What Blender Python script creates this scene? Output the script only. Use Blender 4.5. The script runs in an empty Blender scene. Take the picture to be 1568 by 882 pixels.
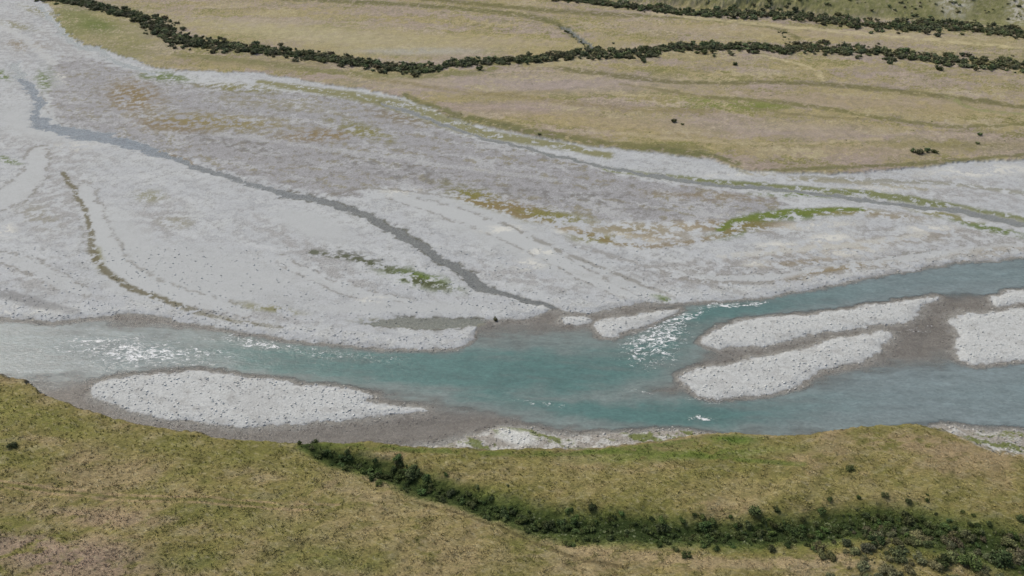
import bpy, numpy as np, math
rng=np.random.default_rng(7)
f32=np.float32
# ------------------------------------------------------------------ survey
CAM_H=110.0; PITCH=math.radians(33); F=1207.0
cs,sn=math.cos(PITCH),math.sin(PITCH)
def ground(px,py,z=0.0):
    """survey sheet coordinate -> metres on the ground"""
    px=np.asarray(px,float);py=np.asarray(py,float)
    dx=(px-784)/F;dy=(441-py)/F
    t=(CAM_H-z)/(sn-dy*cs)
    return dx*t,(cs+dy*sn)*t
def chart(X,Y,z=0.0):
    h=CAM_H-z
    d=np.maximum(Y*cs+h*sn,5.0)
    return 784+F*X/d, 441-F*(Y*sn-h*cs)/d
# ------------------------------------------------------------------ noise
_p=rng.permutation(256).astype(np.int32);_p=np.concatenate([_p,_p])
_a=rng.random(256)*2*np.pi;_gx=np.cos(_a).astype(f32);_gy=np.sin(_a).astype(f32)
def noise(x,y,seed=0):
    x=x+seed*17.31;y=y-seed*9.73
    xf=np.floor(x);yf=np.floor(y);xi=xf.astype(np.int32)&255;yi=yf.astype(np.int32)&255
    fx=(x-xf).astype(f32);fy=(y-yf).astype(f32)
    u=fx*fx*fx*(fx*(fx*6-15)+10);v=fy*fy*fy*(fy*(fy*6-15)+10)
    xi1=(xi+1)&255;yi1=(yi+1)&255
    def g(a,b,dx,dy):
        k=_p[_p[a]+b];return _gx[k]*dx+_gy[k]*dy
    n0=g(xi,yi,fx,fy);n1=g(xi1,yi,fx-1,fy);n2=g(xi,yi1,fx,fy-1);n3=g(xi1,yi1,fx-1,fy-1)
    a=n0+u*(n1-n0);b=n2+u*(n3-n2)
    return (a+v*(b-a))*1.5
def fbm(X,Y,size,octv=3,seed=0,stretch=1.0,ang=0.0):
    c,s=math.cos(ang),math.sin(ang)
    a=(X*c+Y*s)/(size*stretch);b=(-X*s+Y*c)/size
    o=0;amp=1;tot=0
    for i in range(octv):
        o=o+amp*noise(a,b,seed+i*3);tot+=amp*amp;amp*=.65;a=a*2.03;b=b*2.03
    return o/math.sqrt(tot)*1.35
def ss(a,b,x):
    t=np.clip((x-a)/(b-a),0,1);return t*t*(3-2*t)
def smooth(pts,closed=False,n=4):
    P=np.array(pts,float);N=len(P);out=[]
    rngi=range(N) if closed else range(N-1)
    for i in rngi:
        if closed: p0,p1,p2,p3=P[i-1],P[i],P[(i+1)%N],P[(i+2)%N]
        else: p0,p1,p2,p3=P[max(i-1,0)],P[i],P[i+1],P[min(i+2,N-1)]
        for k in range(n):
            t=k/n
            out.append(.5*((2*p1)+(-p0+p2)*t+(2*p0-5*p1+4*p2-p3)*t*t+(-p0+3*p1-3*p2+p3)*t**3))
    if not closed: out.append(P[-1])
    return np.array(out)
def curve(pts):
    q=smooth(pts);o=np.argsort(q[:,0],kind='stable');return q[o,0],q[o,1]
def sdf(poly,X,Y,m=10.0,z=0.0):
    """signed distance in metres, + inside"""
    q=smooth(poly,True,3);wx,wy=ground(q[:,0],q[:,1],z)
    out=np.full(X.shape,-m,f32)
    ix=np.nonzero((X>wx.min()-m)&(X<wx.max()+m)&(Y>wy.min()-m)&(Y<wy.max()+m))[0]
    for c0 in range(0,len(ix),60000):
        ii=ix[c0:c0+60000];x=X[ii];y=Y[ii]
        d=np.full(x.shape,1e9,f32);ins=np.zeros(x.shape,bool);n=len(wx)
        for k in range(n):
            ax,ay=wx[k],wy[k];bx,by=wx[(k+1)%n],wy[(k+1)%n]
            ex,ey=bx-ax,by-ay;L=ex*ex+ey*ey+1e-9
            t=np.clip(((x-ax)*ex+(y-ay)*ey)/L,0,1)
            dd=(x-ax-t*ex)**2+(y-ay-t*ey)**2
            d=np.minimum(d,dd)
            if ay!=by:
                ins^=((ay>y)!=(by>y))&(x<(bx-ax)*(y-ay)/(by-ay)+ax)
        d=np.sqrt(d);out[ii]=np.clip(np.where(ins,d,-d),-m,m)
    return out
def line(pts,U,V,ky=1.6):
    """ratio distance/halfwidth to a traced polyline (px,py,w[,s]); returns ratio,strength"""
    P=np.array([tuple(p)+(1,)*(4-len(p)) for p in pts],float)
    q=smooth(P,False,3);W=q[:,2].max()*4
    r=np.full(U.shape,4.0,f32);s=np.ones(U.shape,f32)
    ix=np.nonzero((U>q[:,0].min()-W)&(U<q[:,0].max()+W)&(V>q[:,1].min()-W)&(V<q[:,1].max()+W))[0]
    for c0 in range(0,len(ix),60000):
        ii=ix[c0:c0+60000];x=U[ii];y=V[ii]*ky;rr=r[ii];st=s[ii]
        for k in range(len(q)-1):
            ax,ay,bx,by=q[k,0],q[k,1]*ky,q[k+1,0],q[k+1,1]*ky
            ex,ey=bx-ax,by-ay
            t=np.clip(((x-ax)*ex+(y-ay)*ey)/(ex*ex+ey*ey+1e-9),0,1)
            d=np.sqrt((x-ax-t*ex)**2+(y-ay-t*ey)**2)/(ky*(q[k,2]*(1-t)+q[k+1,2]*t))
            b=d<rr
            rr=np.where(b,d,rr);st=np.where(b,q[k,3]*(1-t)+q[k+1,3]*t,st)
        r[ii]=rr;s[ii]=st
    return r,s
K=0.85
def C(r,g,b):
    c=np.array([r,g,b])/255.;return (np.where(c<.04045,c/12.92,((c+.055)/1.055)**2.4)*K*np.array([.97,1.025,1.0])).astype(f32)

# ------------------------------------------------------------------ traced map
UPBANK=curve([(-400,470),(0,487),(60,493),(100,492),(125,487),(180,482),(240,484),(300,495),(360,506),(400,512),(450,520),(520,528),(600,533),(680,533),(708,527),(726,512),(740,492),(790,488),(830,482),(850,474),(900,478),(950,472),(1000,463),(1060,462),(1110,458),(1170,453),(1230,445),(1300,432),(1370,418),(1430,407),(1500,400),(1568,394),(2000,360)])
LOWATER=curve([(-400,520),(0,590),(100,630),(220,665),(380,690),(480,694),(560,692),(620,688),(680,680),(740,664),(780,653),(830,660),(870,668),(960,663),(1040,659),(1090,666),(1150,680),(1200,695),(1300,695),(1380,685),(1420,660),(1450,651),(1500,658),(1568,663),(2000,665)])
TERR=curve([(-400,505),(0,575),(40,592),(100,617),(160,637),(220,652),(300,665),(380,675),(450,680),(520,678),(600,682),(700,688),(800,690),(900,690),(960,682),(1000,678),(1060,668),(1120,662),(1180,668),(1250,665),(1320,655),(1400,651),(1440,659),(1500,682),(1540,693),(1568,698),(2000,720)])
GRASSUP=curve([(-400,-60),(0,-18),(60,-5),(85,20),(100,50),(140,68),(200,88),(240,103),(290,108),(400,112),(480,125),(560,137),(620,150),(700,182),(800,205),(900,222),(1000,232),(1080,242),(1130,258),(1230,265),(1330,262),(1400,255),(1480,248),(1568,243),(2000,220)])
HILL=curve([(-400,-330),(400,-60),(830,-4),(970,9),(1100,21),(1200,24),(1280,32),(1420,39),(1568,50),(2000,80)])
ISL=[
[(138,594),(160,583),(220,573),(300,567),(345,571),(400,580),(470,588),(530,597),(575,608),(562,617),(600,621),(655,627),(620,634),(560,638),(500,645),(430,650),(360,651),(280,646),(210,633),(165,617),(143,605)],
[(912,497),(930,488),(960,484),(1000,477),(1040,473),(1030,482),(990,497),(950,510),(922,516),(915,508)],
[(862,488),(880,484),(905,487),(900,496),(870,499)],
[(1070,522),(1100,503),(1150,490),(1220,483),(1300,473),(1380,462),(1438,454),(1415,470),(1395,488),(1375,496),(1330,500),(1270,508),(1200,520),(1150,530),(1100,535)],
[(1040,577),(1080,564),(1130,553),(1200,540),(1270,522),(1330,511),(1360,508),(1358,525),(1340,540),(1310,555),(1250,570),(1220,590),(1180,602),(1100,611),(1065,600)],
[(1450,488),(1500,478),(1568,474),(1640,470),(1640,560),(1568,553),(1520,556),(1480,557),(1462,540),(1470,515),(1455,498)],
[(1520,462),(1540,448),(1568,444),(1640,440),(1640,462),(1568,465),(1530,469)]]
STREAM=[(20,100,4),(45,135,5),(60,160,4),(52,178,4),(62,190,7),(110,203,8),(165,212,7.5),(220,228,5.5),(260,241,4.5),(300,256,3.5),(350,272,3.5),(410,290,3.5),(460,303,4),(510,312,4),(550,327,4.5),(600,352,5),(650,382,5),(690,405,5.5),(722,425,7),(735,437,7),(760,448,3.5),(800,458,3.5),(835,467,4),(850,476,5)]
STREAM2=[(590,160,1.6),(650,180,2.5),(720,206,2),(800,226,2),(900,250,2),(1000,270,3),(1100,284,2.5),(1200,291,2),(1300,303,2.5),(1400,316,2.5),(1480,326,4),(1568,345,5),(1700,370,5)]
STREAM3=[(60,10,2),(78,30,3),(95,50,3),(118,70,4),(150,76,3.5),(165,90,3),(200,102,3),(235,114,2)]
STREAM4=[(862,44,2),(880,55,2.5),(895,66,2.5),(908,78,2.5)]
SWALES=[[(60,235,9),(50,270,11),(20,300,12),(-40,330,12)],[(130,290,9),(155,370,13),(200,425,13),(290,460,11),(380,480,6)],[(0,395,8),(40,405,9),(90,430,9),(130,452,5)],[(430,398,6),(470,420,6),(530,445,6),(620,460,4)],[(600,300,6),(700,330,8),(800,370,9),(900,425,8),(970,460,5)],[(1040,420,4),(1150,428,5),(1300,408,5),(1450,388,5),(1568,375,5)],[(300,150,4),(450,160,4),(600,190,4),(700,218,4),(820,245,4)],[(85,130,6),(80,160,8),(110,190,6)]]
POOL=[(560,496),(600,488),(660,487),(700,488),(735,490),(740,500),(722,500),(690,505),(640,504),(590,500)]
GULLY=[(470,682,8),(520,700,12),(600,722,15),(640,738,17),(700,756,17),(760,777,19),(830,795,21),(900,805,22),(980,808,21),(1060,814,21),(1120,817,21),(1200,812,21),(1290,802,23),(1380,800,26),(1450,818,28),(1568,845,32),(1700,870,34)]

def surface(X,Y,want_color=True):
    X=X.astype(f32);Y=Y.astype(f32)
    dist=np.sqrt(X*X+Y*Y)
    wa=np.clip(dist/170,.7,2.6)
    wx=fbm(X,Y,9,3,1)*.8*wa;wy=fbm(X,Y,9,3,5)*.7*wa
    wx=wx+fbm(X,Y,1.6,3,9)*.4*wa;wy=wy+fbm(X,Y,1.6,3,12)*.4*wa
    Xw=X+wx;Yw=Y+wy
    U,V=chart(Xw,Yw)
    def mpv(v):
        t=(v-441)/F;ph=np.arctan(t);dep=np.clip(PITCH+ph,.05,1.5)
        return np.minimum(CAM_H/np.sin(dep)**2/F*np.cos(ph)**2,6)
    M=mpv(V)
    fi=lambda c,u:np.interp(u,c[0],c[1]).astype(f32)
    n6=fbm(X,Y,7,3,20);n1=fbm(X,Y,1.3,2,22)
    dR=np.minimum((V-fi(UPBANK,U))*M,(fi(LOWATER,U)-V)*M)
    dR=np.clip(dR,-10,10)
    dI=np.full(X.shape,-10,f32)
    for p in ISL: dI=np.maximum(dI,sdf(p,Xw,Yw))
    dI=dI+n1*.18+np.where(dI>-9,n6*.25,0)
    river=np.minimum(dR,-dI)
    st=np.full(X.shape,-10,f32)
    mu=(CAM_H/np.sin(np.clip(PITCH+np.arctan((V-441)/F),.05,1.5)))/F
    sr=[line(s,U,V) for s in (STREAM,STREAM2,STREAM3,STREAM4)]
    for s,sc in zip(sr,(5,2.3,3,2.3)):
        st=np.maximum(st,(1-s[0]+.30*n6)*sc*np.maximum(mu*1.5,.3))
    st=np.maximum(st,sdf(POOL,Xw,Yw)*.8)
    dW=np.maximum(river,np.where(st>-9,st,-10))
    land=np.clip(-dW,0,10)
    h=np.where(dW>0,-np.clip(dW*.10,0,1.3)-.02,.02+.75*(1-np.exp(-land*.22)))
    h=h+np.where(dW>0,0,1)*(n6*.11+.014*n1)*ss(.5,5,land)
    rd=np.abs(fbm(X+wx*4,Y+wy*4,15,3,67,stretch=3.2,ang=-.45))
    sw=np.full(X.shape,4.,f32)
    for s_ in SWALES: sw=np.minimum(sw,line(s_,U,V)[0])
    carve=np.maximum((1-ss(.04,.13,rd))*.16,(1-ss(.75,1.25,sw))*.30)
    h=h-carve*ss(2,7,land)
    Uu,Vu=chart(Xw,Yw,.8)
    gu=(fi(GRASSUP,Uu)-Vu)*M; gm=ss(-.8,1.4,gu)*(st<0)
    h=h+gm*(.45+.15*n6)
    Ut,Vt=chart(Xw,Yw,2.0)
    tf=(Vt-fi(TERR,Ut))*M
    tm=ss(-2.6,.3,tf)
    nl=fbm(X,Y,26,3,30);nm=fbm(X,Y,5,3,33)
    ht=2.0+.5*np.clip(tf,0,30)/30+nl*.55*ss(1,12,tf)+nm*.16*ss(0,3,tf)+fbm(X,Y,.9,2,36)*.03
    gr,_=line(GULLY,Ut,Vt)
    gmask=np.exp(-gr*gr*.8)
    ht=ht-1.7*gmask*ss(0,5,tf)
    h=h*(1-tm)+ht*tm
    dh=np.clip((fi(HILL,U)-V),-50,400)
    yy=np.clip(Y-430,0,1e5)
    hl=ss(0,12,dh)*np.clip(yy,0,4000)*.30*ss(-60,160,X)
    hl=hl*(1+.15*fbm(X,Y,60,3,40))
    h=h+hl+np.clip(Y-900,0,1e5)*.16*(1+.3*fbm(X,Y,500,3,44))
    h=h+np.clip(20-Y,0,400)*.03
    R=dict(h=h.astype(f32),dW=dW,tm=tm,gm=gm,tf=tf,dR=dR,st=st,river=river,U=U,V=V)
    if not want_color: return R
    # --------------------------------------------------------- colours
    Uc,Vc=chart(X+wx*.6,Y+wy*.6,.4)
    fine=fbm(X,Y,.55,2,50);  med=fbm(X,Y,3.2,4,52); big=fbm(X,Y,22,3,55)
    flow=fbm(X+wx*2,Y+wy*2,2.6,4,58,stretch=7,ang=-.40)
    flow2=fbm(X+wx*3,Y+wy*3,6,4,61,stretch=4.5,ang=-.42)
    flow3=fbm(X+wx*2,Y+wy*2,1.1,3,65,stretch=9,ang=-.36)
    col=np.empty(X.shape+(3,),f32);col[:]=C(181,182,186)
    rough=np.full(X.shape,.55,f32)
    def mix(c,m,r=None):
        nonlocal col,rough
        m=np.clip(m,0,1).astype(f32)
        if r is not None: rough=rough*(1-m)+r*m
        m=m[:,None];col=col*(1-m)+np.asarray(c,f32)*m
    mix(C(162,163,166),ss(-.1,.7,flow)*.6,.8)
    mix(C(197,198,200),ss(.0,.6,-flow2)*.55,.35)
    mix(C(162,161,161),ss(.1,.7,med+.4*big)*.45,.9)
    mix(C(150,149,149),ss(.3,.9,flow3+.5*med)*.35)
    mix(C(190,191,193),(1-ss(.03,.12,rd))*.7,.2)
    mix(C(148,147,145),ss(.08,.13,rd)*(1-ss(.14,.25,rd))*ss(-.5,.4,med)*.5,1)
    def blob(px,py,rx,ry,a=0,e=.5):
        c,s=math.cos(a),math.sin(a);dx=Uc-px;dy=Vc-py
        r=np.sqrt(((dx*c+dy*s)/rx)**2+((-dx*s+dy*c)/ry)**2)
        return 1-ss(1-e,1+e,r)
    for b in [(85,310,45,60,.3),(245,330,45,28,0),(60,225,90,18,.2),(470,380,90,16,.5),(40,420,70,22,.3),(60,60,90,45,.2),(1200,405,190,22,-.12),(1440,400,150,22,-.15),(1450,290,150,20,.05),(800,425,90,10,.2),(350,480,110,10,.1),(520,430,60,14,.3),(1000,430,80,10,.1)]:
        mix(C(160,158,158),blob(*b)*ss(-.6,.4,med+flow*.6)*.75,.95)
    for b in [(190,390,42,70,-.35),(330,420,150,38,.15),(60,190,60,25,.2),(750,345,115,30,.4),(900,415,110,20,.3),(620,470,140,10,0),(480,345,60,18,.3),(250,440,90,18,.2)]:
        mix(C(183,184,186),blob(*b)*.8,.15)
    mix(C(186,187,189),(1-ss(.7,1.1,sw))*.75,.15)
    mix(C(140,137,132),ss(.85,1.1,sw)*(1-ss(1.15,1.5,sw))*ss(-.6,.3,med)*.7,1)
    old=sdf([(80,100),(120,85),(200,108),(330,132),(480,143),(600,165),(700,205),(800,230),(900,250),(950,270),(1060,285),(1170,300),(1200,318),(1110,338),(960,338),(880,333),(800,322),(700,298),(640,290),(570,285),(545,300),(500,298),(420,283),(350,263),(300,245),(230,222),(160,203),(95,185),(75,150)],Xw,Yw,z=.4)
    om=ss(-2.0,2.5,old+med*2)
    mix(C(154,152,155),om*.92,1)
    mix(C(181,181,183),om*ss(.1,.6,flow2)*.7,.6)
    mix(C(132,129,128),om*ss(.05,.7,med+.5*flow)*.6)
    mix(C(118,115,111),om*ss(.3,.9,flow3+.4*med)*.45)
    mix(C(144,136,106),om*ss(.45,.9,flow+.5*med)*.55)
    mix(C(122,120,120),(blob(620,262,130,14,.25)+blob(350,215,80,14,.2)+blob(880,300,120,12,.1))*ss(-.3,.7,med)*.6)
    mix(C(150,147,145),(blob(1230,350,150,14,0)+blob(1480,360,110,16,0)+blob(1080,410,170,12,-.05))*ss(-.4,.6,flow+med*.6)*.7,1)
    for b in [(612,292,26,7),(12,352,14,10),(945,360,35,5),(985,366,30,6),(1060,345,45,6),(1270,365,35,9),(1160,403,18,5),(1300,385,45,8),(1240,345,60,5),(810,405,22,8),(770,350,30,5),(1110,330,30,4),(570,458,18,5),(90,120,9,10),(830,385,25,6),(1190,375,30,5),(880,350,30,5),(1420,350,40,5),(110,225,30,6),(40,475,60,7),(1330,290,120,5),(1500,262,80,8),(1150,265,60,3)]:
        mix(C(214,211,205),blob(*b,-.05,.8)*ss(-.2,.4,flow+.6*med)*.85,.3)
    olive=C(126,122,72);green=C(98,114,56);brown=C(134,117,84);dk=C(88,88,70)
    for b,c,s in [((205,148,38,22,.1),brown,.9),((265,190,60,11,.05),brown,.8),((345,186,95,12,.08),C(138,127,86),.85),((490,207,55,9,-.05),brown,.85),((555,200,50,10,.3),olive,.8),((610,180,45,9,.2),C(130,120,100),.8),((430,160,90,8,.1),C(140,134,108),.6),
        ((735,303,55,12,.3),olive,1),((790,318,50,10,.25),brown,.9),((845,332,55,10,.1),olive,.95),((915,365,40,8,.1),olive,.9),((960,350,70,10,0),C(142,130,100),.8),((1010,362,50,8,0),brown,.6),
        ((640,426,55,12,.25),green,1),((650,434,40,6,.25),dk,.7),((560,398,60,8,.25),dk,.7),((1013,455,16,4,.2),green,1),((1140,345,45,11,-.3),green,1),((1210,329,65,7,-.05),green,1),((1290,324,50,6,0),olive,.95),
        ((70,120,14,16,-.2),green,.85),((5,115,12,7,.4),green,.9),((12,245,18,4,.3),green,.85),((150,395,8,16,-.2),olive,.8),((40,70,25,8,.1),brown,.7),((255,118,38,7,.1),green,.85),((370,135,60,6,.08),olive,.85),((70,20,35,5,.3),olive,.7),((30,40,30,5,.2),olive,.6),
        ((1240,297,75,4,0),green,1),((1250,420,60,6,-.2),brown,.7),((1310,408,60,5,-.1),brown,.7),((1150,345,60,8,0),brown,.7),((1450,330,55,5,.2),olive,.85),((1520,350,55,5,.2),green,.9),((1360,330,60,6,.1),C(140,128,105),.75),((1075,345,55,9,0),brown,.75),((415,472,45,5,.15),olive,.75),((590,490,45,4,0),C(150,148,125),.7),((1300,375,160,8,-.1),brown,.4),((1520,385,60,6,-.1),brown,.6),((1230,400,60,5,-.1),brown,.5),((1090,300,90,7,.05),brown,.5),((230,300,22,9,0),olive,.6),((270,340,25,8,0),C(146,142,122),.6),((60,330,30,14,.4),C(146,142,130),.6)]:
        mix(c,blob(*b,.7)*ss(-.45,.2,med+.55*flow+.3*fine)*s)
    for pl,c,s,t in [([(95,265,2.5),(125,310,2.5),(138,360,3),(150,400,4),(190,435,4),(260,462,4),(330,485,3),(430,500,2.5)],C(114,108,88),.9,-.55),
        ([(0,448,7),(50,462,7),(110,476,5)],C(142,141,142),.85,-.8),
        ([(480,385,4),(560,400,4),(620,425,4),(690,438,4)],C(84,88,64),.8,.1),
        ([(770,340,1.5),(830,372,2),(900,400,2),(970,428,2.5),(1030,455,2.5)],C(142,139,134),.8,-.6),
        ([(870,372,3),(960,398,3),(1060,430,3),(1140,448,3)],C(148,145,142),.65,-.4),
        ([(1100,392,3),(1200,384,4),(1320,372,4),(1420,358,3)],C(199,197,193),.6,-.5),
        ([(1040,426,2),(1150,434,2.5),(1300,414,2.5),(1450,394,2.5),(1568,381,2.5)],C(144,140,135),.7,-.4),
        ([(330,205,3),(450,220,3),(560,235,3),(700,255,3),(850,275,3)],C(180,180,182),.6,-.4),
        ([(1230,272,3),(1350,276,3),(1470,282,3),(1568,296,3)],C(138,136,120),.65,-.4),
        ([(700,300,3),(800,330,4),(900,358,4),(960,375,4),(1050,372,4),(1130,352,4)],brown,.7,-.15),
        ([(400,126,4),(480,138,5),(560,150,7),(640,170,9),(700,193,8),(760,207,6),(850,222,5),(930,238,5)],C(130,127,88),.9,-.7),
        ([(930,258,4),(1040,272,4),(1150,282,4),(1250,290,4),(1340,297,5),(1450,314,5),(1568,337,6)],C(116,121,76),.9,-.5),
        ([(1100,350,4),(1140,335,4),(1220,323,4),(1320,320,3)],C(108,120,60),.95,-.6),
        ([(1150,458,3),(1300,437,3),(1450,408,3),(1568,396,3)],C(150,147,143),.6,-.4),
        ([(160,208,2),(215,222,2.5),(262,236,3),(300,250,2)],C(130,115,90),.8,-.5),
        ([(1130,262,2),(1200,272,3),(1300,278,3),(1420,290,3)],C(146,140,116),.6,-.3),
        ([(60,30,4),(40,60,5),(60,95,5),(90,130,5)],C(164,165,168),.6,-.6),
        ([(0,40,4),(40,60,4),(80,95,5)],C(192,192,193),.6,-.5),
        ([(500,300,2),(560,287,2),(620,292,2),(690,302,2)],C(130,125,118),.6,-.4)]:  # shadow along the low edge of the upper plain, painted as a dark line
        r,_=line(pl,Uc,Vc);mix(c,(1-ss(.5,1.5,r))*ss(t-.15,t+.35,med+.6*flow)*s)
    lr=-river
    mix(C(198,198,198),ss(.8,2,lr)*(1-ss(4,7,lr))*ss(-.4,.4,med)*.45,1)
    mix(C(194,194,194),ss(.0,.7,dI)*.8,.8)
    mix(C(178,177,177),ss(.3,1,dI)*ss(.0,.7,flow+.4*med)*.55)
    mix(C(164,162,161),ss(.3,1,dI)*ss(.3,1.0,med)*.45)
    bch=((V-fi(LOWATER,U))>0)
    mix(C(150,142,133),bch*.85,1)
    mix(C(192,190,188),bch*ss(-.1,.5,med+.4*fine)*.8)
    mix(C(106,114,62),bch*ss(.2,.6,flow-.2*med)*.9)
    mix(C(205,204,202),blob(792,668,30,12,.2)*.9)
    wet=(1-ss(.0,.6,-dW))*(dW<=0)
    mix(C(156,153,150),wet*ss(-.6,.5,med+fine*.5)*.7,1)
    bed=dW>0
    mix(C(174,171,168),bed*1.0,1)
    mix(C(146,139,133),ss(.1,2.8,dW+.9*med+.4*fine)*.9)
    mix(C(118,112,107),bed*ss(.0,.8,med+.5*fine)*.5*ss(.3,1.5,dW))
    mix(C(168,161,154),bed*ss(.2,.9,flow3-.3*med)*.5)
    # stream beds
    sb=ss(-.35,.35,st)*(river<0)
    uu=ss(430,560,U)[:,None];sc_=C(166,176,190)[None]*(1-ss(190,330,U)[:,None])+C(156,159,162)[None]*ss(190,330,U)[:,None]
    sc_=sc_*(1-uu)+C(140,140,138)[None]*uu
    sc_=sc_*(1+.16*med+.14*fine)[:,None]
    mk_=(sb*(V>120)*(U<870)*(V>np.where(U>560,300,120)))[:,None]*.85
    col=col*(1-mk_)+sc_*mk_
    mix(C(164,165,164),sb*(U>=560)*(V<300+60*(U>1000))*.9)
    mix(C(138,138,128),sb*(U>=800)*(U<930)*(V<90))
    mix(C(206,209,212),sb*(V<120)*(U<300))
    mix(C(84,84,72),ss(-1.1,-.2,st)*(1-ss(-.1,.4,st))*(U>430)*(U<760)*(V>285)*(river<0)*ss(-.2,.5,med)*.75)
    mix(C(160,159,146),(sdf(POOL,Xw,Yw)>0)*.9)
    # ---- upper meadow
    g=col.copy()
    col[:]=C(163,151,116)
    str1=fbm(X+wx*4,Y+wy*4,5,4,70,stretch=8,ang=-.1);str2=fbm(X+wx*5,Y+wy*4,13,4,74,stretch=4,ang=-.12);str3=fbm(X+wx*3,Y+wy*3,2.2,3,78,stretch=6,ang=-.1)
    mix(C(167,151,145),ss(-.2,.35,str2)*.85)
    mix(C(175,160,117),ss(.0,.6,-str2+.3*str1)*.55)
    mix(C(138,132,88),ss(.1,.7,str1)*.65)
    mix(C(190,178,150),ss(.2,.8,-str1)*.6)
    mix(C(124,125,74),ss(.4,.9,str1-.4*str2)*.65)
    mix(C(140,129,100),ss(.2,.8,str3)*.5)
    mix(C(122,130,68),(blob(1110,160,75,9,.05)*.9+blob(1180,163,50,5)*.7)*ss(-.5,.2,str1+med*.5))
    for b,c,s in [((800,130,230,14,0),C(170,156,150),.8),((1200,200,200,12,.05),C(170,155,146),.75),((700,65,200,10,.03),C(178,165,124),.6),((1350,160,200,12,.05),C(171,155,124),.6),((560,60,160,20,.1),C(175,164,132),.6),((180,60,70,40,.3),C(142,138,96),.85),((110,30,30,25,.2),C(122,126,80),.85),((150,40,25,10,.2),C(106,118,62),.85),((920,190,160,12,.1),C(173,156,120),.55),((1480,225,100,8,0),C(134,128,84),.7),((820,165,110,8,0),C(168,151,146),.7),((430,50,140,12,.1),C(180,170,138),.6),((640,80,90,5,0),C(174,170,160),.7),((1300,232,140,8,0),C(169,153,134),.6),((420,100,120,8,.05),C(150,137,110),.6),((1130,48,160,7,.05),C(177,161,126),.6),((1450,60,120,6,.05),C(181,167,134),.6)]:
        mix(c,blob(*b,.8)*ss(-.8,.2,str1+.3)*s)
    for pl,c,s in [([(560,120,3),(700,140,3),(800,150,4),(950,168,4),(1100,172,3)],C(142,130,92),.65),
        ([(850,105,3),(950,118,4),(1050,128,3),(1200,128,3),(1350,138,4),(1568,165,3)],C(114,110,74),.85),
        ([(1080,150,2.5),(1200,158,3),(1350,182,3),(1470,196,2.5),(1568,190,2.5)],C(120,117,76),.8),
        ([(430,0,2.5),(620,8,3),(780,22,3.5),(850,36,4),(880,56,4)],C(112,110,72),.9),
        ([(650,0,3),(760,10,3.5),(900,22,3.5),(1050,28,3),(1180,42,3),(1220,60,3)],C(116,112,74),.9),
        ([(1000,22,2),(1200,42,2.5),(1400,60,2),(1568,75,2)],C(195,181,146),.8),
        ([(620,148,3.5),(700,178,5),(800,200,5),(900,218,4),(1000,228,4),(1080,238,4),(1130,252,4)],C(114,114,76),.9),
        ([(750,185,2),(850,205,2.5),(960,222,2.5),(1080,228,2)],C(128,122,84),.7),
        ([(270,85,3.5),(400,98,4),(520,112,4),(640,118,4),(760,108,3)],C(124,122,82),.75),
        ([(1160,85,1.5),(1240,104,1.6),(1260,125,1.6)],C(193,179,146),.75),
        ([(950,130,1.5),(1080,150,1.5),(1200,175,1.5),(1330,185,1.8)],C(136,127,94),.75),
        ([(560,180,2),(700,150,2),(860,140,2)],C(150,138,102),.5),
        ([(1180,262,2.5),(1300,258,3),(1420,250,3),(1568,238,3)],C(118,116,80),.85),
        ([(900,200,2),(1020,212,2.5),(1180,222,2),(1350,214,2)],C(183,168,140),.6),
        ([(1450,150,2),(1500,170,2),(1568,176,2)],C(144,146,98),.7)]:
        r,_=line(pl,Uc,Vc);mix(c,(1-ss(.4,1.6,r))*ss(-.9,0,med+.3*str1)*s)
    hm=ss(0,8,dh)*ss(-80,60,X)
    mix(C(138,136,92),hm*.9)
    mix(C(108,111,72),hm*ss(.05,.6,med)*.75)
    mix(C(168,159,134),hm*ss(.25,.9,-med+big*.5)*.6)
    mix(C(200,193,180),hm*(blob(1455,12,28,18,.2)+blob(1560,25,20,14,0))*ss(-.3,.4,med)*.9)
    up=col;gmm=gm[:,None].astype(f32)
    col=g*(1-gmm)+up*gmm
    base=col.copy()
    # ---- near terrace
    col=np.empty_like(col);col[:]=C(140,129,82)
    Uc,Vc=chart(X+wx*.6,Y+wy*.6,2.2);Ux,Vx=chart(X+wx*.15,Y+wy*.15,2.2)
    t1=fbm(X,Y,11,4,80,stretch=1.6,ang=.3);t2=fbm(X+wx,Y+wy,2.2,4,84,stretch=2.4,ang=.25);t3=fbm(X+wx*.3,Y+wy*.3,.7,3,88,stretch=2.6,ang=-.5)
    mix(C(158,139,106),ss(-.05,.7,t1)*.8)
    mix(C(120,118,64),ss(.0,.7,-t1+.3*t2)*.75)
    mix(C(168,156,124),ss(.15,.8,t2)*.4)
    mix(C(104,105,58),ss(.2,.8,-t2)*.45)
    for b,c,s in [((70,850,170,32,.15),C(158,136,122),.85),((180,730,90,14,.1),C(156,139,104),.7),((1420,682,120,18,.1),C(160,140,110),.9),((640,830,150,40,.3),C(156,140,102),.7),((1000,740,260,18,.05),C(150,139,90),.65),((1350,745,160,14,0),C(148,138,90),.6),((350,700,180,12,.15),C(126,123,68),.75),((500,860,90,20,.1),C(114,117,64),.7),((1050,695,160,9,-.05),C(110,123,60),.85),((1125,672,40,8,0),C(96,118,50),.95),((1250,868,100,12,0),C(168,150,120),.9),((60,640,110,20,.3),C(124,123,64),.8),((1480,830,70,16,.2),C(156,157,122),.5),((150,790,130,14,.1),C(162,140,118),.7),((830,850,60,20,.2),C(160,145,112),.65),((400,800,120,18,.2),C(126,125,70),.6),((300,860,60,14,0),C(118,120,66),.7),((560,760,60,16,.4),C(160,143,112),.6),((200,690,80,9,.2),C(150,136,92),.5)]:
        mix(c,blob(*b,.8)*ss(-1.0,.1,t2+.5*t1)*s)
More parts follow.
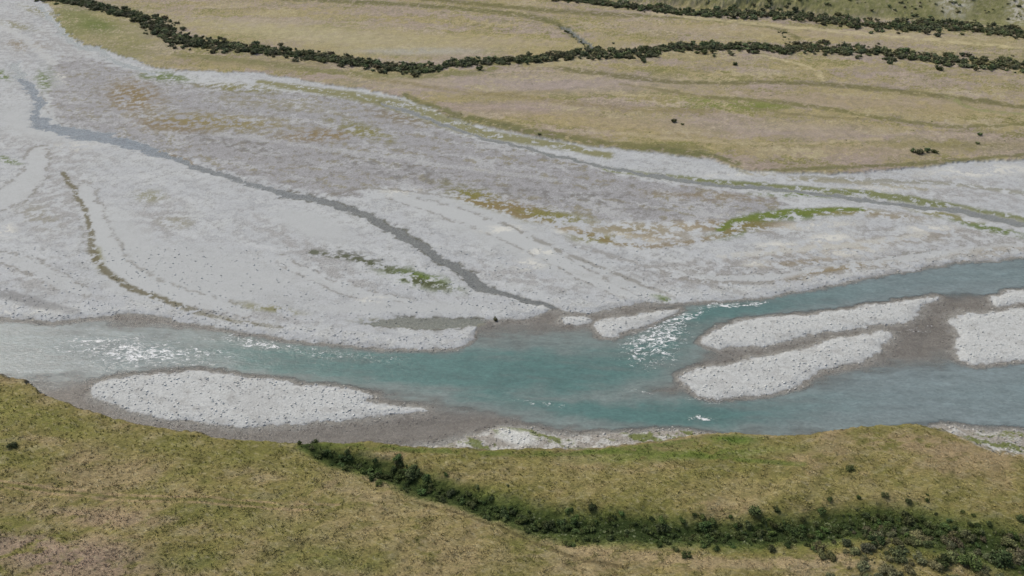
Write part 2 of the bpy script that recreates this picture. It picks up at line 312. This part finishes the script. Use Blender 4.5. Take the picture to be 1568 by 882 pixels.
    mix(C(180,169,138),ss(.3,1.0,t3)*.42)
    mix(C(88,90,54),ss(.3,1.0,-t3)*.42)
    for pl,c,s in [([(0,738,1.5),(150,752,1.5),(300,764,1.5),(520,775,1.2)],C(172,149,116),.75),([(0,747,1.5),(150,761,1.5),(300,773,1.5),(480,783,1.2)],C(172,149,116),.7),
        ([(0,742.5,1.2),(150,756.5,1.2),(300,768.5,1.2),(500,779,1)],C(108,108,62),.6),
        ([(560,728,5),(640,757,7),(720,785,7),(800,808,7),(900,842,8),(1000,852,8),(1150,866,7),(1300,850,5)],C(168,149,116),.85),
        ([(640,768,2),(760,806,2),(880,852,2.5),(960,868,2.5)],C(104,92,64),.75),
        ([(480,676,5),(560,682,5),(700,690,4),(850,694,4),(960,686,5),(1060,676,6)],C(100,114,54),.75),
        ([(900,690,4),(1000,692,4),(1100,700,3),(1230,712,3)],C(100,115,52),.7)]:
        r,_=line(pl,Ux,Vx);mix(c,(1-ss(.5,1.7,r))*ss(-1.0,.1,t2)*s)
    gl,_=line(GULLY,Uc,Vc)
    mix(C(90,103,50),(1-ss(.6,1.8,gl))*.85)
    mix(C(50,64,32),(1-ss(.2,1.25,gl+.35*t2))*.92)
    mix(C(156,161,126),(1-ss(.4,1.3,gl))*ss(.5,1.0,fine+.4*t2)*(Uc>800)*.6)
    mix(C(194,190,184),blob(1505,676,60,6,.35)*ss(-.3,.2,med)*.9)
    mix(C(92,84,62),(1-ss(-1.2,.2,tf))*.75)
    tmm=ss(-2.3,-.6,tf)[:,None].astype(f32)
    col=base*(1-tmm)+col*tmm
    grass=np.clip(tmm[:,0]+gm+hm,0,1)
    col=col*(1+fine[:,None]*(.08*rough*(1-grass))[:,None]+ (med*.06)[:,None]*grass[:,None])
    R['col']=np.clip(col,0.01,.85);R['grass']=grass;R['island']=dI;R['rough']=rough
    return R

# ------------------------------------------------------------------ mesh helper
def mk(name,verts,faces,mat,attrs=None,smooth_=True,parent=None):
    me=bpy.data.meshes.new(name);n=len(verts);m,k=faces.shape
    me.vertices.add(n);me.vertices.foreach_set('co',np.ascontiguousarray(verts,f32).ravel())
    me.loops.add(m*k);me.loops.foreach_set('vertex_index',np.ascontiguousarray(faces,np.int32).ravel())
    me.polygons.add(m);me.polygons.foreach_set('loop_start',np.arange(0,m*k,k,dtype=np.int32))
    me.polygons.foreach_set('loop_total',np.full(m,k,np.int32))
    me.polygons.foreach_set('use_smooth',np.full(m,smooth_,bool))
    for a,v in (attrs or {}).items():
        v=np.asarray(v,f32)
        if v.ndim==2:
            at=me.attributes.new(a,'FLOAT_COLOR','POINT')
            at.data.foreach_set('color',np.concatenate([v,np.ones((n,1),f32)],1).astype(f32).ravel())
        else:
            at=me.attributes.new(a,'FLOAT','POINT');at.data.foreach_set('value',v)
    me.update(calc_edges=True);me.materials.append(mat)
    ob=bpy.data.objects.new(name,me);bpy.context.scene.collection.objects.link(ob)
    if parent: ob.parent=parent
    return ob
class NT:
    def __init__(s,name):
        s.m=bpy.data.materials.new(name);s.m.use_nodes=True;s.t=s.m.node_tree;s.t.nodes.clear()
        s.out=s.n('ShaderNodeOutputMaterial')
    def n(s,ty,**kw):
        nd=s.t.nodes.new(ty)
        for k,v in kw.items(): setattr(nd,k,v)
        return nd
    def l(s,a,b): s.t.links.new(a,b)
    def math(s,op,a,b=None,clamp=False):
        nd=s.n('ShaderNodeMath',operation=op,use_clamp=clamp)
        for i,v in enumerate((a,b)):
            if v is None: continue
            if isinstance(v,(int,float)): nd.inputs[i].default_value=v
            else: s.l(v,nd.inputs[i])
        return nd.outputs[0]
    def attr(s,name): return s.n('ShaderNodeAttribute',attribute_name=name)
    def rng(s,v,a,b,c,d,smooth=False):
        nd=s.n('ShaderNodeMapRange');nd.clamp=True
        if smooth: nd.interpolation_type='SMOOTHSTEP'
        s.l(v,nd.inputs[0])
        for i,x in enumerate((a,b,c,d)): nd.inputs[i+1].default_value=x
        return nd.outputs[0]
    def map(s,sc=(1,1,1),rot=0):
        g=s.n('ShaderNodeNewGeometry');mp=s.n('ShaderNodeMapping')
        s.l(g.outputs['Position'],mp.inputs[0]);mp.inputs['Scale'].default_value=sc;mp.inputs['Rotation'].default_value=(0,0,rot)
        return mp.outputs[0]
    def noise(s,vec,scale,detail=3,dist=0,rough=.55):
        nd=s.n('ShaderNodeTexNoise');s.l(vec,nd.inputs['Vector']);nd.inputs['Scale'].default_value=scale
        nd.inputs['Detail'].default_value=detail;nd.inputs['Distortion'].default_value=dist;nd.inputs['Roughness'].default_value=rough
        return nd.outputs[0]
    def mixf(s,f,a,b):
        nd=s.n('ShaderNodeMix',data_type='FLOAT')
        for i,v in ((0,f),(2,a),(3,b)):
            if isinstance(v,(int,float)): nd.inputs[i].default_value=v
            else: s.l(v,nd.inputs[i])
        return nd.outputs[0]
    def mixc(s,f,a,b,mode='MIX'):
        nd=s.n('ShaderNodeMix',data_type='RGBA',blend_type=mode)
        for i,v in ((0,f),(6,a),(7,b)):
            if isinstance(v,(int,float)): nd.inputs[i].default_value=v
            elif isinstance(v,tuple): nd.inputs[i].default_value=v
            else: s.l(v,nd.inputs[i])
        return nd.outputs[2]
# terrain material
T=NT('ground_gravel_and_grass')
col=T.attr('albedo').outputs['Color'];gr=T.attr('grass').outputs['Fac'];ro=T.attr('coarse').outputs['Fac']
pos=T.map()
vo=T.n('ShaderNodeTexVoronoi');T.l(T.map((1,1,.2)),vo.inputs['Vector']);vo.inputs['Scale'].default_value=4.5
bw=T.n('ShaderNodeRGBToBW');T.l(vo.outputs['Color'],bw.inputs[0])
gs=T.rng(bw.outputs[0],.1,.9,.82,1.18)
gn=T.rng(T.noise(pos,1.5,4,0,.8),.3,.7,.84,1.16)
gf=T.mixf(ro,1.0,T.math('MULTIPLY',gs,gn))
an=T.noise(T.map((1,2.3,1),.45),1.5,4,.6,.72)
af=T.rng(an,.34,.66,.74,1.28)
an2=T.noise(pos,.33,3,.3,.6)
af=T.math('MULTIPLY',af,T.rng(an2,.3,.7,.92,1.08))
fm=T.mixf(gr,gf,af)
vm=T.n('ShaderNodeVectorMath',operation='SCALE');T.l(col,vm.inputs[0]);T.l(fm,vm.inputs['Scale'])
bs=T.n('ShaderNodeBsdfPrincipled');T.l(vm.outputs[0],bs.inputs['Base Color']);bs.inputs['Roughness'].default_value=.95
bs.inputs['Specular IOR Level'].default_value=.15
bp=T.n('ShaderNodeBump');bp.inputs['Strength'].default_value=.5;bp.inputs['Distance'].default_value=1.0
T.l(T.mixf(gr,0.0,T.math('MULTIPLY',an,.85)),bp.inputs['Height']);T.l(bp.outputs[0],bs.inputs['Normal']);T.l(bs.outputs[0],T.out.inputs[0])
MAT_T=T.m
# water material
Wm=NT('glacial_river_water')
wc=Wm.attr('albedo').outputs['Color'];wa_=Wm.attr('opacity').outputs['Fac'];wf=Wm.attr('foam').outputs['Fac']
wv=Wm.noise(Wm.map((1,1.9,1),.25),.9,4,.8,.65)
wv2=Wm.noise(Wm.map((1,2.2,1),-.15),.22,3,1.0,.5)
fn=Wm.noise(Wm.map((1,1.9,1),-.25),.62,6,1.2,.75)
foam=Wm.math('ADD',Wm.math('MULTIPLY',wf,.20),fn)
foam=Wm.rng(foam,.645,.745,0,1,True)
foam=Wm.math('MULTIPLY',foam,Wm.rng(wf,.05,.35,0,1))
vs=Wm.n('ShaderNodeVectorMath',operation='SCALE');Wm.l(wc,vs.inputs[0])
Wm.l(Wm.math('MULTIPLY',Wm.rng(wv,.3,.7,.83,1.17),Wm.rng(wv2,.3,.7,.90,1.10)),vs.inputs['Scale'])
cc=Wm.mixc(foam,vs.outputs[0],(.72,.75,.76,1))
wb=Wm.n('ShaderNodeBsdfPrincipled');Wm.l(cc,wb.inputs['Base Color']);wb.inputs['IOR'].default_value=1.33
Wm.l(Wm.rng(foam,0,1,.15,.8),wb.inputs['Roughness'])
b2=Wm.n('ShaderNodeBump');b2.inputs['Strength'].default_value=.5;b2.inputs['Distance'].default_value=.35
amp=Wm.math('ADD',Wm.math('MULTIPLY',wf,1.5),.6)
Wm.l(Wm.math('MULTIPLY',wv,amp),b2.inputs['Height']);Wm.l(b2.outputs[0],wb.inputs['Normal'])
tr=Wm.n('ShaderNodeBsdfTransparent')
fr=Wm.n('ShaderNodeFresnel');fr.inputs['IOR'].default_value=1.33;Wm.l(b2.outputs[0],fr.inputs['Normal'])
fac=Wm.math('MAXIMUM',Wm.math('MAXIMUM',wa_,foam),fr.outputs[0])
ms=Wm.n('ShaderNodeMixShader');Wm.l(fac,ms.inputs[0]);Wm.l(tr.outputs[0],ms.inputs[1]);Wm.l(wb.outputs[0],ms.inputs[2]);Wm.l(ms.outputs[0],Wm.out.inputs[0])
MAT_W=Wm.m
def leafmat(name,rough=.8,lo=.75,hi=1.25):
    L=NT(name);c=L.attr('albedo').outputs['Color']
    s=L.n('ShaderNodeVectorMath',operation='SCALE');L.l(c,s.inputs[0]);L.l(L.rng(L.noise(L.map(),2.5,3),.3,.7,lo,hi),s.inputs['Scale'])
    b=L.n('ShaderNodeBsdfPrincipled');L.l(s.outputs[0],b.inputs['Base Color']);b.inputs['Roughness'].default_value=rough;b.inputs['Specular IOR Level'].default_value=.2
    L.l(b.outputs[0],L.out.inputs[0]);return L.m
MAT_S=leafmat('shrub_foliage');MAT_G=leafmat('tussock_grass');MAT_R=leafmat('river_stone',.85,.9,1.1)

# ------------------------------------------------------------------ terrain sheet
py=np.arange(905,-12,-.95)
_,ymain=ground(np.full(py.shape,784.),py)
ynear=np.linspace(-50,ymain[0]-1,40);yfar=ymain[-1]*np.geomspace(1.01,9,90)
ys=np.concatenate([ynear,ymain,yfar])
um=np.linspace(-1.08,1.08,1300);ue=np.geomspace(1.1,9,45)
us=np.concatenate([-ue[::-1],um,ue])
sc=(np.maximum(ys,5)*cs+CAM_H*sn)*.6494
GX=(us[None,:]*sc[:,None]).astype(f32);GY=np.repeat(ys[:,None],len(us),1).astype(f32)
nr,nc=GX.shape
S=surface(GX.ravel(),GY.ravel())
def gridfaces(nr,nc):
    i=np.arange(nr*nc).reshape(nr,nc)
    return np.stack([i[:-1,:-1],i[:-1,1:],i[1:,1:],i[1:,:-1]],-1).reshape(-1,4)
mk('terrain',np.stack([GX.ravel(),GY.ravel(),S['h']],1),gridfaces(nr,nc),MAT_T,{'albedo':S['col'],'grass':S['grass'],'coarse':S['rough']})
# ------------------------------------------------------------------ water sheet
sl=(slice(40,40+len(ymain),2),slice(20,nc-20,2))
g2=lambda a:a.reshape(nr,nc)[sl].ravel()
wX,wY,wh,wdW,wdR,wst=g2(GX),g2(GY),g2(S['h']),g2(S['dW']),g2(S['dR']),g2(S['river'])
shp=GX[sl].shape
U,V=chart(wX+fbm(wX,wY,9,3,90)*1.6,wY+fbm(wX,wY,9,3,93)*1.4)
D1=[(-200,515,36,.65),(0,530,38,.65),(100,532,36,.65),(200,540,30,.6),(330,538,22,.7),(430,550,23,.95),(560,560,28,1),(700,566,34,1),(820,572,38,1),(950,560,34,.85),(1020,525,30,.75),(1060,490,22,.8),(1150,472,15,.95),(1300,449,15,.95),(1430,427,17,.9),(1568,415,20,.9),(1800,390,20,.9)]
D2=[(700,600,16,.7),(850,626,17,.85),(950,634,18,.95),(1080,632,22,.95),(1200,630,27,.8),(1350,612,34,.7),(1568,610,46,.7),(1800,600,50,.7)]
dep=np.zeros(U.shape,f32)
for D in (D1,D2):
    r,s=line(D,U,V,1.7);dep=np.maximum(dep,np.exp(-(r/1.25)**2*.7)*s)
wst1=fbm(wX,wY,2.2,4,96,stretch=5,ang=-.05);wst2=fbm(wX,wY,6,3,97,stretch=5,ang=-.05)
depn=dep*(1+.14*wst2+.16*wst1)
depn=np.clip(depn,0,1)*(.3+.7*ss(0,2.5,wst))
deep=C(90,121,119);midc=C(124,135,134);shal=C(156,152,149);right=C(130,141,145)
wc_=shal[None,:]+(midc-shal)[None,:]*ss(.08,.45,depn)[:,None]
wc_=wc_+(deep-wc_)*ss(.42,1.0,depn)[:,None]
rg=(ss(1050,1400,U)*.8+(1-ss(100,450,U))*.8)*ss(.1,.4,depn)
wc_=wc_+(right-wc_)*rg[:,None]
wc_=wc_*(1+.09*wst1+.06*wst2)[:,None]
st_=wst<0
wc_=np.where(st_[:,None],C(156,164,172)[None,:],wc_)
op=np.clip(.26+.95*ss(.03,.65,depn),0,.97)*ss(-.1,2.2,wdW)
op=np.where(st_,.2,op)
foam=np.zeros(U.shape,f32)
for px,pyy,rx,ry,a,s in [(215,540,125,24,.08,.95),(290,540,60,10,0,.85),(400,524,75,9,.12,1.0),(145,522,26,7,0,.9),(490,540,80,8,.15,.6),(1010,517,66,38,-.55,.92),(1040,492,55,13,-.3,.85),(975,535,40,12,0,.85),(1110,468,50,6,-.1,.9),(1162,462,22,5,0,1),(1070,637,20,5,0,1),(880,492,20,9,0,.9),(1085,612,40,6,0,.7),(830,618,60,5,.1,.55),(990,602,60,5,0,.55),(1390,478,22,16,0,.65),(1400,505,40,14,0,.5),(560,545,80,6,.05,.5),(1270,530,60,4,-.2,.45),(230,575,70,5,-.1,.5),(640,640,60,4,0,.4)]:
    c,s_=math.cos(a),math.sin(a);dx=U-px;dy=V-pyy
    foam=np.maximum(foam,s*np.exp(-(((dx*c+dy*s_)/rx)**2+((-dx*s_+dy*c)/ry)**2)*1.1))
F4=gridfaces(*shp);keep=(wh[F4]<.3).any(1)&(wdW[F4]>-1.5).any(1)
F4=F4[keep];used,inv=np.unique(F4,return_inverse=True);F4=inv.reshape(-1,4)
wz=np.zeros(U.shape,f32)+foam*fbm(wX,wY,1.1,2,99)*.08
mk('river_water',np.stack([wX,wY,wz],1)[used],F4,MAT_W,{'albedo':wc_[used],'opacity':op[used],'foam':foam[used]})

# ------------------------------------------------------------------ scatter helper
def ico(sub=1):
    import bmesh
    bm=bmesh.new();bmesh.ops.create_icosphere(bm,subdivisions=sub,radius=1)
    v=np.array([x.co[:] for x in bm.verts],f32);f=np.array([[q.index for q in x.verts] for x in bm.faces]);bm.free();return v,f
def scatter(name,variants,pos,scale,colr,mat,smooth_=False):
    """merge many copies into one mesh; variants=(verts,tris,shade)"""
    Vs=[];Fs=[];Cs=[];off=0;vi=rng.integers(0,len(variants),len(pos))
    for k,(v,t,shd) in enumerate(variants):
        ix=np.nonzero(vi==k)[0]
        if not len(ix): continue
        a=rng.random(len(ix))*2*np.pi;c,s=np.cos(a)[:,None],np.sin(a)[:,None]
        x=v[None,:,0]*c-v[None,:,1]*s;y=v[None,:,0]*s+v[None,:,1]*c;z=np.repeat(v[None,:,2],len(ix),0)
        P=np.stack([x,y,z],-1)*scale[ix][:,None,:]+pos[ix][:,None,:]
        Vs.append(P.reshape(-1,3));Fs.append((t[None]+(np.arange(len(ix))*len(v))[:,None,None]+off).reshape(-1,3))
        Cs.append((colr[ix][:,None,:]*shd[None,:,None]).reshape(-1,3));off+=len(ix)*len(v)
    return mk(name,np.concatenate(Vs),np.concatenate(Fs),mat,{'albedo':np.concatenate(Cs)},smooth_)
def shrub_variant(nleaf,leaf,seed):
    r=np.random.default_rng(seed);nb=r.integers(5,8);B=[]
    for i in range(nb):
        a=r.random()*6.28;d=.15+.45*r.random();B.append((math.cos(a)*d,math.sin(a)*d,.35+.45*r.random(),.28+.22*r.random()))
    vs=[];fs=[];sh=[];n=0
    iv,it=ico(1)
    for b in B:
        w=iv*b[3]*.75*(1+.25*r.standard_normal((len(iv),1)))+np.array(b[:3]);w[:,2]=np.maximum(w[:,2],.02)
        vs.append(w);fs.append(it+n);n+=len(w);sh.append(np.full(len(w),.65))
    for i in range(5): # stems
        b=B[i%nb];a=r.random()*6.28;p0=np.array([math.cos(a)*.06,math.sin(a)*.06,-.1]);p1=np.array(b[:3])
        o=np.array([.03,0,0]);o2=np.array([0,.03,0])
        vs.append(np.array([p0-o,p0+o,p1,p0-o2,p0+o2,p1]));fs.append(np.array([[0,1,2],[3,4,5]])+n);n+=6;sh.append(np.full(6,.7))
    for i in range(nleaf):
        b=B[r.integers(nb)];d=r.standard_normal(3);d/=np.linalg.norm(d);d[2]=abs(d[2])*1.0-.25*r.random()
        rad=b[3]*(.8+.5*r.random()**1.5);p=np.array(b[:3])+d*rad;p[2]=max(p[2],.03)
        t=r.standard_normal(3);t/=np.linalg.norm(t);q=np.cross(t,d+.5*r.standard_normal(3));q/=np.linalg.norm(q)+1e-6
        L=leaf*(.6+.8*r.random())
        vs.append(np.array([p-t*L,p+q*L*.7,p+t*L,p-q*L*.7]));fs.append(np.array([[0,1,2],[0,2,3]])+n);n+=4
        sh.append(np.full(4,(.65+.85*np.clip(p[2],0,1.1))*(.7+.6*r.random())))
    return np.concatenate(vs).astype(f32),np.concatenate(fs),np.concatenate(sh).astype(f32)
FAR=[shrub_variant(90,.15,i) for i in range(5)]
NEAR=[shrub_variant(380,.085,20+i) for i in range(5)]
def hz(x,y): return surface(np.asarray(x,f32),np.asarray(y,f32),False)['h']
def shcol(n,base=(60,68,42)):
    c=C(*base)[None,:]*(.6+.8*rng.random((n,1)));c=c*(1+.25*(rng.random((n,3))-.5));return c.astype(f32)
def belt(name,pts,per_m,zc=.8,size=(1.2,2.3),base=(98,102,74),gap=-.85):
    q=smooth([p for p in pts],False,6);x,y=ground(q[:,0],q[:,1],zc);w=q[:,2]
    seg=np.hypot(np.diff(x),np.diff(y));n=int(seg.sum()*per_m)
    t=np.sort(rng.random(n))*seg.sum();cum=np.concatenate([[0],np.cumsum(seg)])
    bx=np.interp(t,cum,x);by=np.interp(t,cum,y);bw=np.interp(t,cum,w)
    by=by+rng.standard_normal(n)*.85*bw;bx=bx+rng.standard_normal(n)*bw*.5
    k=fbm(bx.astype(f32),by.astype(f32),7,2,120)>gap
    bx,by=bx[k],by[k];n=len(bx)
    s=rng.uniform(size[0],size[1],n)*np.where(rng.random(n)<.5,.6,1);sc_=np.stack([s,s,s*rng.uniform(.6,.9,n)],1)
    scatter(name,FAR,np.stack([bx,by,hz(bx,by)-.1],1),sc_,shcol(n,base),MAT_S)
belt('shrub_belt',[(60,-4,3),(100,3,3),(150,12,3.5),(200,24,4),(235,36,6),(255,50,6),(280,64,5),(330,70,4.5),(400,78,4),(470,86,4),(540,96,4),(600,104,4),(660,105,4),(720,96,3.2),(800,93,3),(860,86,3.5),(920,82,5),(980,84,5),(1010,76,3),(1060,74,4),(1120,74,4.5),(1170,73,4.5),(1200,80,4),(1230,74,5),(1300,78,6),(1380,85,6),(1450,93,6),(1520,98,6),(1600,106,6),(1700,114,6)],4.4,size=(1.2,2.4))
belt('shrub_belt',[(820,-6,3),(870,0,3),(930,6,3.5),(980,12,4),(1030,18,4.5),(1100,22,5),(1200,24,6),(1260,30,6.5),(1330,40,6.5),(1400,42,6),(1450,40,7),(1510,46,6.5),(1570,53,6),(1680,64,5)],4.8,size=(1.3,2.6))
belt('creek_scrub',[(866,46,1.5),(885,58,1.5),(905,76,1.5)],.8,size=(.6,1.1))
belt('creek_scrub',[(1196,48,2),(1205,62,2),(1210,74,2)],.5,size=(.7,1.2))
# hill scrub
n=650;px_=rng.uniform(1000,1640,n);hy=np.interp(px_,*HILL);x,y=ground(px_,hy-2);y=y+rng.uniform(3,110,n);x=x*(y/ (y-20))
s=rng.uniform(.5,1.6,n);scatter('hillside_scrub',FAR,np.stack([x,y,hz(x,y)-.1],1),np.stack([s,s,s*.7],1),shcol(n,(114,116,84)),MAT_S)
n=70;px_=rng.uniform(600,1568,n);py_=rng.uniform(100,225,n);x,y=ground(px_,py_,.8)
s=rng.uniform(.2,.45,n);scatter('meadow_scrub',FAR,np.stack([x,y,hz(x,y)-.05],1),np.stack([s,s,s*.6],1),shcol(n,(124,124,88)),MAT_S)
def shrub(px,py,r,z=.8,hgt=.8,base=(90,97,66),var=FAR,name='shrub'):
    x,y=ground([px],[py],z);scatter(name,[var[rng.integers(5)]],np.array([[x[0],y[0],hz(x,y)[0]-.1]]),np.array([[r,r,r*hgt]]),shcol(1,base),MAT_S)
for p in [(1032,188,1.6),(1045,192,.9),(1398,234,1.6),(1408,236,1.8),(1420,234,1.7),(1431,235,1.4),(1500,208,1.3),(1497,221,1.2),(1436,108,2.2),(1493,109,1.9),(1126,100,1.7),(734,108,2.2),(826,208,.9),(985,96,1.8),(1090,82,2),(758,487,.8)]:
    shrub(p[0],p[1],p[2],z=.6)
# gully
q=smooth(GULLY,False,6);n=480
ti=rng.random(n)**.8*(len(q)-1);i0=ti.astype(int).clip(0,len(q)-2);fr_=ti-i0
pp=q[i0]*(1-fr_)[:,None]+q[i0+1]*fr_[:,None]
gxp=pp[:,0]+rng.standard_normal(n)*8;gyp=pp[:,1]+rng.standard_normal(n)*pp[:,2]*.6+3
x,y=ground(gxp,gyp,1.2);s=rng.uniform(.25,1.05,n)
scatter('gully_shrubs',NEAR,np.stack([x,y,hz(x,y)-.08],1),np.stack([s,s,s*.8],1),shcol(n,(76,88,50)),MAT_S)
n=200;gxp=rng.uniform(1270,1600,n);gyp=800+rng.random(n)*90+(gxp-1270)*.05
gxp=gxp+30*np.sin(gyp*.11);x,y=ground(gxp,gyp,2);s=rng.uniform(.25,1.4,n)**1.3
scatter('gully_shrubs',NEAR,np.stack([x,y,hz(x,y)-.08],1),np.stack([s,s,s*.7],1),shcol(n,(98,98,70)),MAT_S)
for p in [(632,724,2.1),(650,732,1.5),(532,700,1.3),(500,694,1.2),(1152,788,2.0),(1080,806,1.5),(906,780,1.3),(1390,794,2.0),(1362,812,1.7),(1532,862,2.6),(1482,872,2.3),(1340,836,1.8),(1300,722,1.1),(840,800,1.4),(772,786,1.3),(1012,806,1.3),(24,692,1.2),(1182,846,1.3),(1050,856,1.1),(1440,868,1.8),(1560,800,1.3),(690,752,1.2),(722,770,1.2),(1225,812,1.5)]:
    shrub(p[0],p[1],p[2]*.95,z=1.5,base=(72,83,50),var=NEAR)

# grass tussocks on the near terrace
def tuft(seed,nb=9):
    r=np.random.default_rng(seed);vs=[];fs=[];sh=[]
    for i in range(nb):
        a=r.random()*6.28;l=.35+.5*r.random();b=np.array([math.cos(a),math.sin(a),0]);w=np.array([-b[1],b[0],0])*.13
        p=b*.12*r.random();tip=b*l*.9+np.array([.25,.1,.55+.5*r.random()])
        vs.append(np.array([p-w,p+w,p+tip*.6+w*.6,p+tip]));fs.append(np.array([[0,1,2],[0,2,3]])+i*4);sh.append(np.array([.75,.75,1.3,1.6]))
    return np.concatenate(vs).astype(f32),np.concatenate(fs),np.concatenate(sh).astype(f32)
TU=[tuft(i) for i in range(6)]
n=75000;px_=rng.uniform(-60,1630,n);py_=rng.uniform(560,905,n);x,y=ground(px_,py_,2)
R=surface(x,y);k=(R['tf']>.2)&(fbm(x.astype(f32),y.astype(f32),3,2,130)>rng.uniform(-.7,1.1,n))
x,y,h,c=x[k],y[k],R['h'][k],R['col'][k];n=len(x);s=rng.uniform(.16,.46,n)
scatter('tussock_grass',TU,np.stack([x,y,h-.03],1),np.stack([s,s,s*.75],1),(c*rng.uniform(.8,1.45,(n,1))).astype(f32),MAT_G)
# stones
iv,it=ico(1);RK=[]
for i in range(6):
    r=np.random.default_rng(60+i);v=iv*(1+.18*r.standard_normal((len(iv),1)))*np.array([1,.75,.45]);RK.append((v.astype(f32),it,np.ones(len(v),f32)))
n=60000;px_=rng.uniform(-40,1610,n);py_=rng.uniform(380,700,n);x,y=ground(px_,py_,0)
R=surface(x,y);d=R['dW'];k=((np.abs(d)<3.5)&(R['river']>-6)&(rng.random(n)<.8)|(rng.random(n)<.08)&(d<0)|((R['h']>-.22)&(rng.random(n)<.3)))&(R['tf']<-1.5)&(R['h']>-.4)
x,y,h,d,c0=x[k],y[k],R['h'][k],d[k],R['col'][k];n=len(x);s=.07+.26*rng.random(n)**5
cc_=np.where((d>0)[:,None],c0*rng.uniform(.75,1.45,(n,1)),c0*rng.uniform(.92,1.25,(n,1)))
scatter('river_cobbles',RK,np.stack([x,y,h+s*.10],1),np.stack([s,s,s],1),cc_.astype(f32),MAT_R,True)

# ------------------------------------------------------------------ light, sky, camera
EL,AZ=math.radians(48),math.radians(-50)
w=bpy.data.worlds.new("World");bpy.context.scene.world=w;w.use_nodes=True;nt=w.node_tree
bg=nt.nodes['Background'];sk=nt.nodes.new('ShaderNodeTexSky');sk.sky_type='NISHITA';sk.sun_disc=False
sk.sun_elevation=EL;sk.sun_rotation=AZ;sk.air_density=1;sk.dust_density=6;sk.ozone_density=1
nt.links.new(sk.outputs[0],bg.inputs[0]);bg.inputs[1].default_value=.13
sd=bpy.data.lights.new('sun','SUN');sd.energy=1.5;sd.angle=math.radians(12);sd.color=(1,.96,.9)
so=bpy.data.objects.new('sun',sd);bpy.context.scene.collection.objects.link(so)
from mathutils import Vector
dv=Vector((math.sin(AZ)*math.cos(EL),math.cos(AZ)*math.cos(EL),math.sin(EL)));so.rotation_euler=dv.to_track_quat('Z','Y').to_euler();so.location=(0,0,200)
cam=bpy.data.cameras.new('camera');co=bpy.data.objects.new('camera',cam);bpy.context.scene.collection.objects.link(co)
co.location=(0,0,CAM_H);co.rotation_euler=(math.pi/2-PITCH,0,0)
cam.sensor_width=36;cam.lens=36*F/1568;cam.clip_start=1;cam.clip_end=12000
bpy.context.scene.camera=co
vs_=bpy.context.scene.view_settings;vs_.view_transform='Standard';vs_.look='None';vs_.exposure=0
